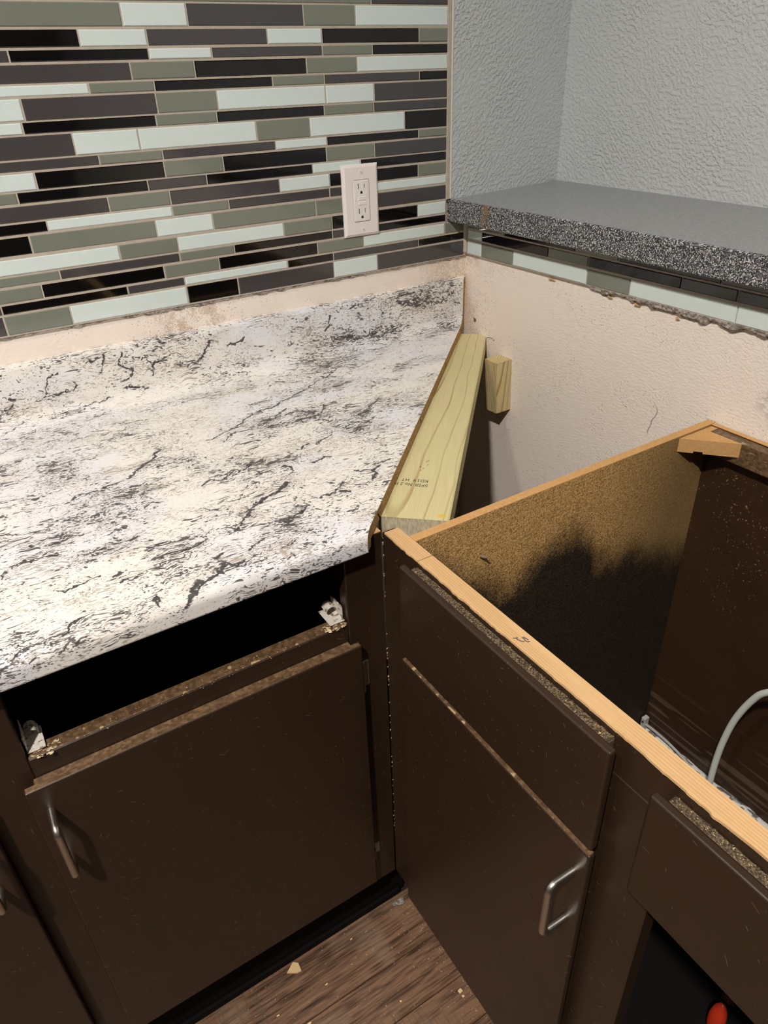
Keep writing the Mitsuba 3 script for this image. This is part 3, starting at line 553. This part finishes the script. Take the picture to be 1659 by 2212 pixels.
obj('side_panel', box(-.5470, -.0040, -1.5120, -1.5000, FB, .8935), 'brown_paint', k)
obj('toe_kick', box(-.5200, -.5080, -1.5000, -.5420, FLOOR, FB), 'toe_and_shade_black', k)
cb = manifold3d.Manifold.extrude(manifold3d.CrossSection([[(-.0830, -.6219), (-.0290, -.6850), (-.0100, -.6850), (-.0100, -.6219)]]), .0215).translate([0, 0, .8765])
hy = np.array([.0540, -.0631])/np.hypot(.0540, .0631); c0 = np.array([-.0830, -.6219])+hy*.022
nb = manifold3d.Manifold.cube([.013, .014, .006]).translate([0, -.007, 0]).rotate([0, 0, math.degrees(math.atan2(hy[1], hy[0]))]).translate([c0[0], c0[1], .8735])
obj('corner_block', cb-nb, 'pale_particle_board', k, label='triangular particle board corner brace')
n = 60; yy = np.linspace(-1.40, -.630, n); q = np.stack([yy*40, yy*0, yy*0], 1); r_ = .0035+.006*meshkit.fbm(q, 3, 5)
obj('caulk_bead', tube([(-.0150-.002*math.sin(30*y), y, .2490) for y in yy], r_*1.2, 8), 'caulk', k, smooth=50, label='smeared white caulk along the bottom')
sc = tube([(-.4444, -.6212, .8335), (-.4440, -.6262, .8345), (-.4436, -.6330, .8370)], [.0030, .0022, .0003], 8)
obj('screw_tip', sc, 'dull_steel', k, smooth=40)
obj('torn_paint', hull([(-.4490, -.6216, .8330), (-.4400, -.6216, .8300), (-.4425, -.6250, .8345), (-.4440, -.6235, .8290)]), 'brown_paint', k)
d = lipped(k, 'drawer_front', -.9570, -.6430, .7570, .8890, PX, 'x', 'dusty_core')
d = lipped(k, 'drawer_front', -1.4600, -.9975, .7565, .8840, PX, 'x', 'dusty_core')
d = lipped(k, 'door', -.9570, -.6430, .2310, .7480, PX, 'x', 'worn_edge')
pull(d, [(PX-.019, -.9420, .7090), (PX-.019, -.9420, .6285)], (-.030, 0, 0), 'brushed steel bent-rod handle')
# wear along the fronts' upper lips
def lip_wear(parent, y0, y1, z):
    obj('worn_lip', cbox(PX-.0178, PX-.0108, y0+.002, y1-.002, z-.0006, z+.0004, .0003), 'worn_edge', parent)
lip_wear(d, -.9570, -.6430, .7480)

# ------------------------------------------------------------------ loose lumber
k = thing('lumber_board', 'pale treated pine board lying along the mitred countertop end', 'board')
ax, ac = np.array(B_AX), np.array(B_AC); o = np.array([-.4876, -.6076, 0])
def bpt(s, a, z): return o+ax*s-ac*a+np.array([0, 0, z])
P = [bpt(s, a, z) for s in (0, .735) for a, z in ((0, .8585), (0, .8935), (.0025, .8950), (.0865, .8950), (.0885, .8935), (.0885, .8585), (.0865, .857), (.0025, .857))]
end_wall = .735
obj('timber', hull(P), 'treated_pine', k)
def stamp(text, px, py, width, h):
    m = meshkit.text_mesh(text, h, .00025); b = m.bounds; m.apply_scale([width/(b[1][0]-b[0][0]), 1, 1])
    a = np.array([-.711, .703, 0]); u = np.array([-.703, -.711, 0]); M = np.eye(4); M[:3, 0], M[:3, 1], M[:3, 2], M[:3, 3] = a, u, (0, 0, 1), (px, py, .8949)
    m.apply_transform(M); return m
obj('grade_stamp', cat(stamp('SPIB. No.2 PRI', -.4562, -.5186, .052, .0072), stamp('KD19  HT  (IF', -.4487, -.5092, .052, .0072)), 'ink', k, kind='stuff', label='black upside-down stamp SPIB. No.2 PRI KD19 HT')
for (x, y, l) in ((-.4405, -.4735, .010), (-.4385, -.4790, .007), (-.4275, -.4740, .007), (-.4225, -.4650, .008), (-.4185, -.4640, .006), (-.4430, -.4805, .004)):
    a = np.array([x, y, .8949]); u = np.array([.82, .57, 0]); v = np.array([-.57, .82, 0])*.0008
    obj('pitch_streak', hull([a, a+u*l, a+u*l*.5+v, a+u*l*.5-v, a+u*l*.5+[0, 0, .0004]]), 'pitch_red', k)
kn = trimesh.creation.icosphere(2, 1); kn.apply_scale([.0062, .0036, .0006]); kn.apply_transform(trimesh.transformations.rotation_matrix(-.7, [0, 0, 1])); kn.apply_translation([-.4926+.004, -.5901-.002, .8950]); obj('knot', kn, 'knot_yellow', k, smooth=True)
k = thing('wood_block', 'short upright pine block fixed to the cream half wall', 'wood block')
obj('block', hull([(x, y, z) for x in (-.0400, -.0405) for y, z in ((-.1605, .8690), (-.1680, .7650), (-.1240, .8690), (-.1310, .7630))]+[(-.0008, y, z) for y, z in ((-.1585, .8690), (-.1640, .7630), (-.1200, .8690), (-.1260, .7630))]), 'block_pine', k)

# ------------------------------------------------------------------ in the open cabinet
k = thing('water_tube', 'white plastic water tube arching inside the open-topped cabinet', 'tube')
path = curve([(-.070, -.806, .2465), (-.072, -.804, .300), (-.074, -.803, .372), (-.076, -.806, .430), (-.078, -.814, .488), (-.080, -.829, .541), (-.082, -.846, .574), (-.084, -.885, .607), (-.086, -.945, .612), (-.088, -1.02, .560), (-.090, -1.06, .47)], 10)
obj('hose', tube(path, .0052, 14), 'tube_plastic', k, smooth=50)
k = thing('thin_cable', 'thin grey cable along the foot of the cabinet back panel', 'cable')
obj('wire', tube(curve([(-.020, -.6290, .2680), (-.020, -.6500, .2700), (-.021, -.6900, .2690), (-.022, -.7300, .2600), (-.030, -.7650, .2530), (-.040, -.80, .2495), (-.050, -.86, .2495)], 8), .0028, 10), 'cable_grey', k, smooth=50)
k = thing('cable_clip', 'small pale plastic clip in the cabinet corner at the end of the thin cable', 'clip')
obj('tab', cbox(-.0260, -.0130, -.6330, -.6240, .2480, .2860, .0012), 'soft_grey', k); obj('hole', trimesh.creation.icosphere(2, .0022).apply_translation([-.0262, -.6287, .2770]), 'slot_dark', k)
k = thing('hand_tool', 'tool with a bright red grip standing in the dark open cabinet', 'tool')
g = trimesh.creation.icosphere(3, 1); g.apply_scale([.009, .011, .038]); g.apply_translation([-.350, -1.0300, .2850])
obj('grip', g, 'red_grip', k, smooth=True); obj('shank', cbox(-.345, -.335, -1.0380, -1.0220, .3215, .4300, .003), 'dark_steel', k, label='worn dark metal shank')
k = thing('drain_hose', 'black ribbed hose behind the red-gripped tool in the dark cabinet', 'hose')
pth = curve([(-.30, -1.075, .2475), (-.30, -1.070, .33), (-.29, -1.068, .42), (-.25, -1.075, .50), (-.15, -1.09, .53)], 14)
obj('tube', tube(pth, [.019 if i % 3 else .0165 for i in range(len(pth))], 14), 'black_rubber', k, smooth=30)

# ------------------------------------------------------------------ scraps and dust
def bit(name, label, x, y, s, seed, m='pale_chip', z=FLOOR, flat=.18, group=None):
    q = shard((x, y, 0), s, seed, flat); q.apply_translation([0, 0, z+.0003-q.bounds[0][2]]); obj(name, q, m, label=label, cat='wood chip', group=group)
c = prism([(-.7800, -.5600), (-.7640, -.5495), (-.7565, -.5560), (-.7575, -.5700), (-.7660, -.5690)], FLOOR+.0006, FLOOR+.0032); obj('wood_chip', c, 'pale_chip', label='largest pale wood chip on the floor beside the black toe kick', cat='wood chip')
for i, (x, y, s, l) in enumerate(((-.782, -.648, .007, 'small pale wood chip nearest the largest chip'), (-.820, -.610, .006, 'small pale wood chip at the lower left of the floor'), (-.731, -.611, .006, 'small pale wood chip in the middle of the first plank'), (-.548, -.741, .008, 'larger of two pale chips beside the right cabinet door'), (-.549, -.750, .006, 'smaller of two pale chips beside the right cabinet door'), (-.660, -.570, .006, 'small pale wood chip right of the largest chip, near the toe kick'), (-.640, -.700, .005, 'tiny pale wood chip on the second plank'))):
    bit('wood_chip', l, x, y, s, 50+i)
q = shard((-.5560, -.5620, 0), .030, 77, .3); q.apply_translation([0, 0, FLOOR+.0003-q.bounds[0][2]]); obj('plaster_lump', q, 'mortar', label='grey crumbled lump in the floor corner between the cabinets', cat='debris')
def dust(name, n, f, size, m, label, seed):
    r = np.random.default_rng(seed); V, F = [], []
    tet = np.array([(0, 0, 0), (1, .1, 0), (.4, .6, 0), (.45, .3, .45)]); tf = np.array([(0, 2, 1), (0, 1, 3), (1, 2, 3), (2, 0, 3)])
    for i in range(n):
        p = f(r); a = r.uniform(0, 6.3); s = size*r.uniform(.4, 1.5); q = (tet-[.45, .25, 0])*[1.6 if r.random() < .3 else 1, .8, .8]*s
        R = np.array([[math.cos(a), -math.sin(a), 0], [math.sin(a), math.cos(a), 0], [0, 0, 1]])
        F.append(tf+4*i); V.append(q@R.T+p)
    obj(name, trimesh.Trimesh(np.vstack(V), np.vstack(F), process=False), m, label=label, cat='sawdust', kind='stuff')
def on_floor(r):
    if r.random() < .45:
        t = r.random(); return np.array([-.525-.10*r.exponential(.35), -.56-.24*t, FLOOR+.0005])
    return np.array([r.uniform(-.95, -.525), r.uniform(-.85, -.548), FLOOR+.0005])
dust('sawdust', 420, on_floor, .0016, 'dust_white', 'pale sawdust specks scattered over the plank floor', 11)
dust('rail_sawdust', 110, lambda r: np.array([np.clip(r.normal(-.80, .09), -.99, -.63), r.uniform(-.5815, -.566), .7745]), .0012, 'pale_chip', 'pale sawdust on the rail under the empty drawer opening', 12)
dust('drawer_sawdust', 420, lambda r: (lambda y: np.array([PX-r.uniform(.001, .0095), y, .8870 if y > -.96 else .8820]))(r.uniform(-.945, -.655) if r.random() < .55 else r.uniform(-1.25, -1.01)), .0009, 'pale_chip', 'pale sawdust on top of the false drawer fronts', 13)
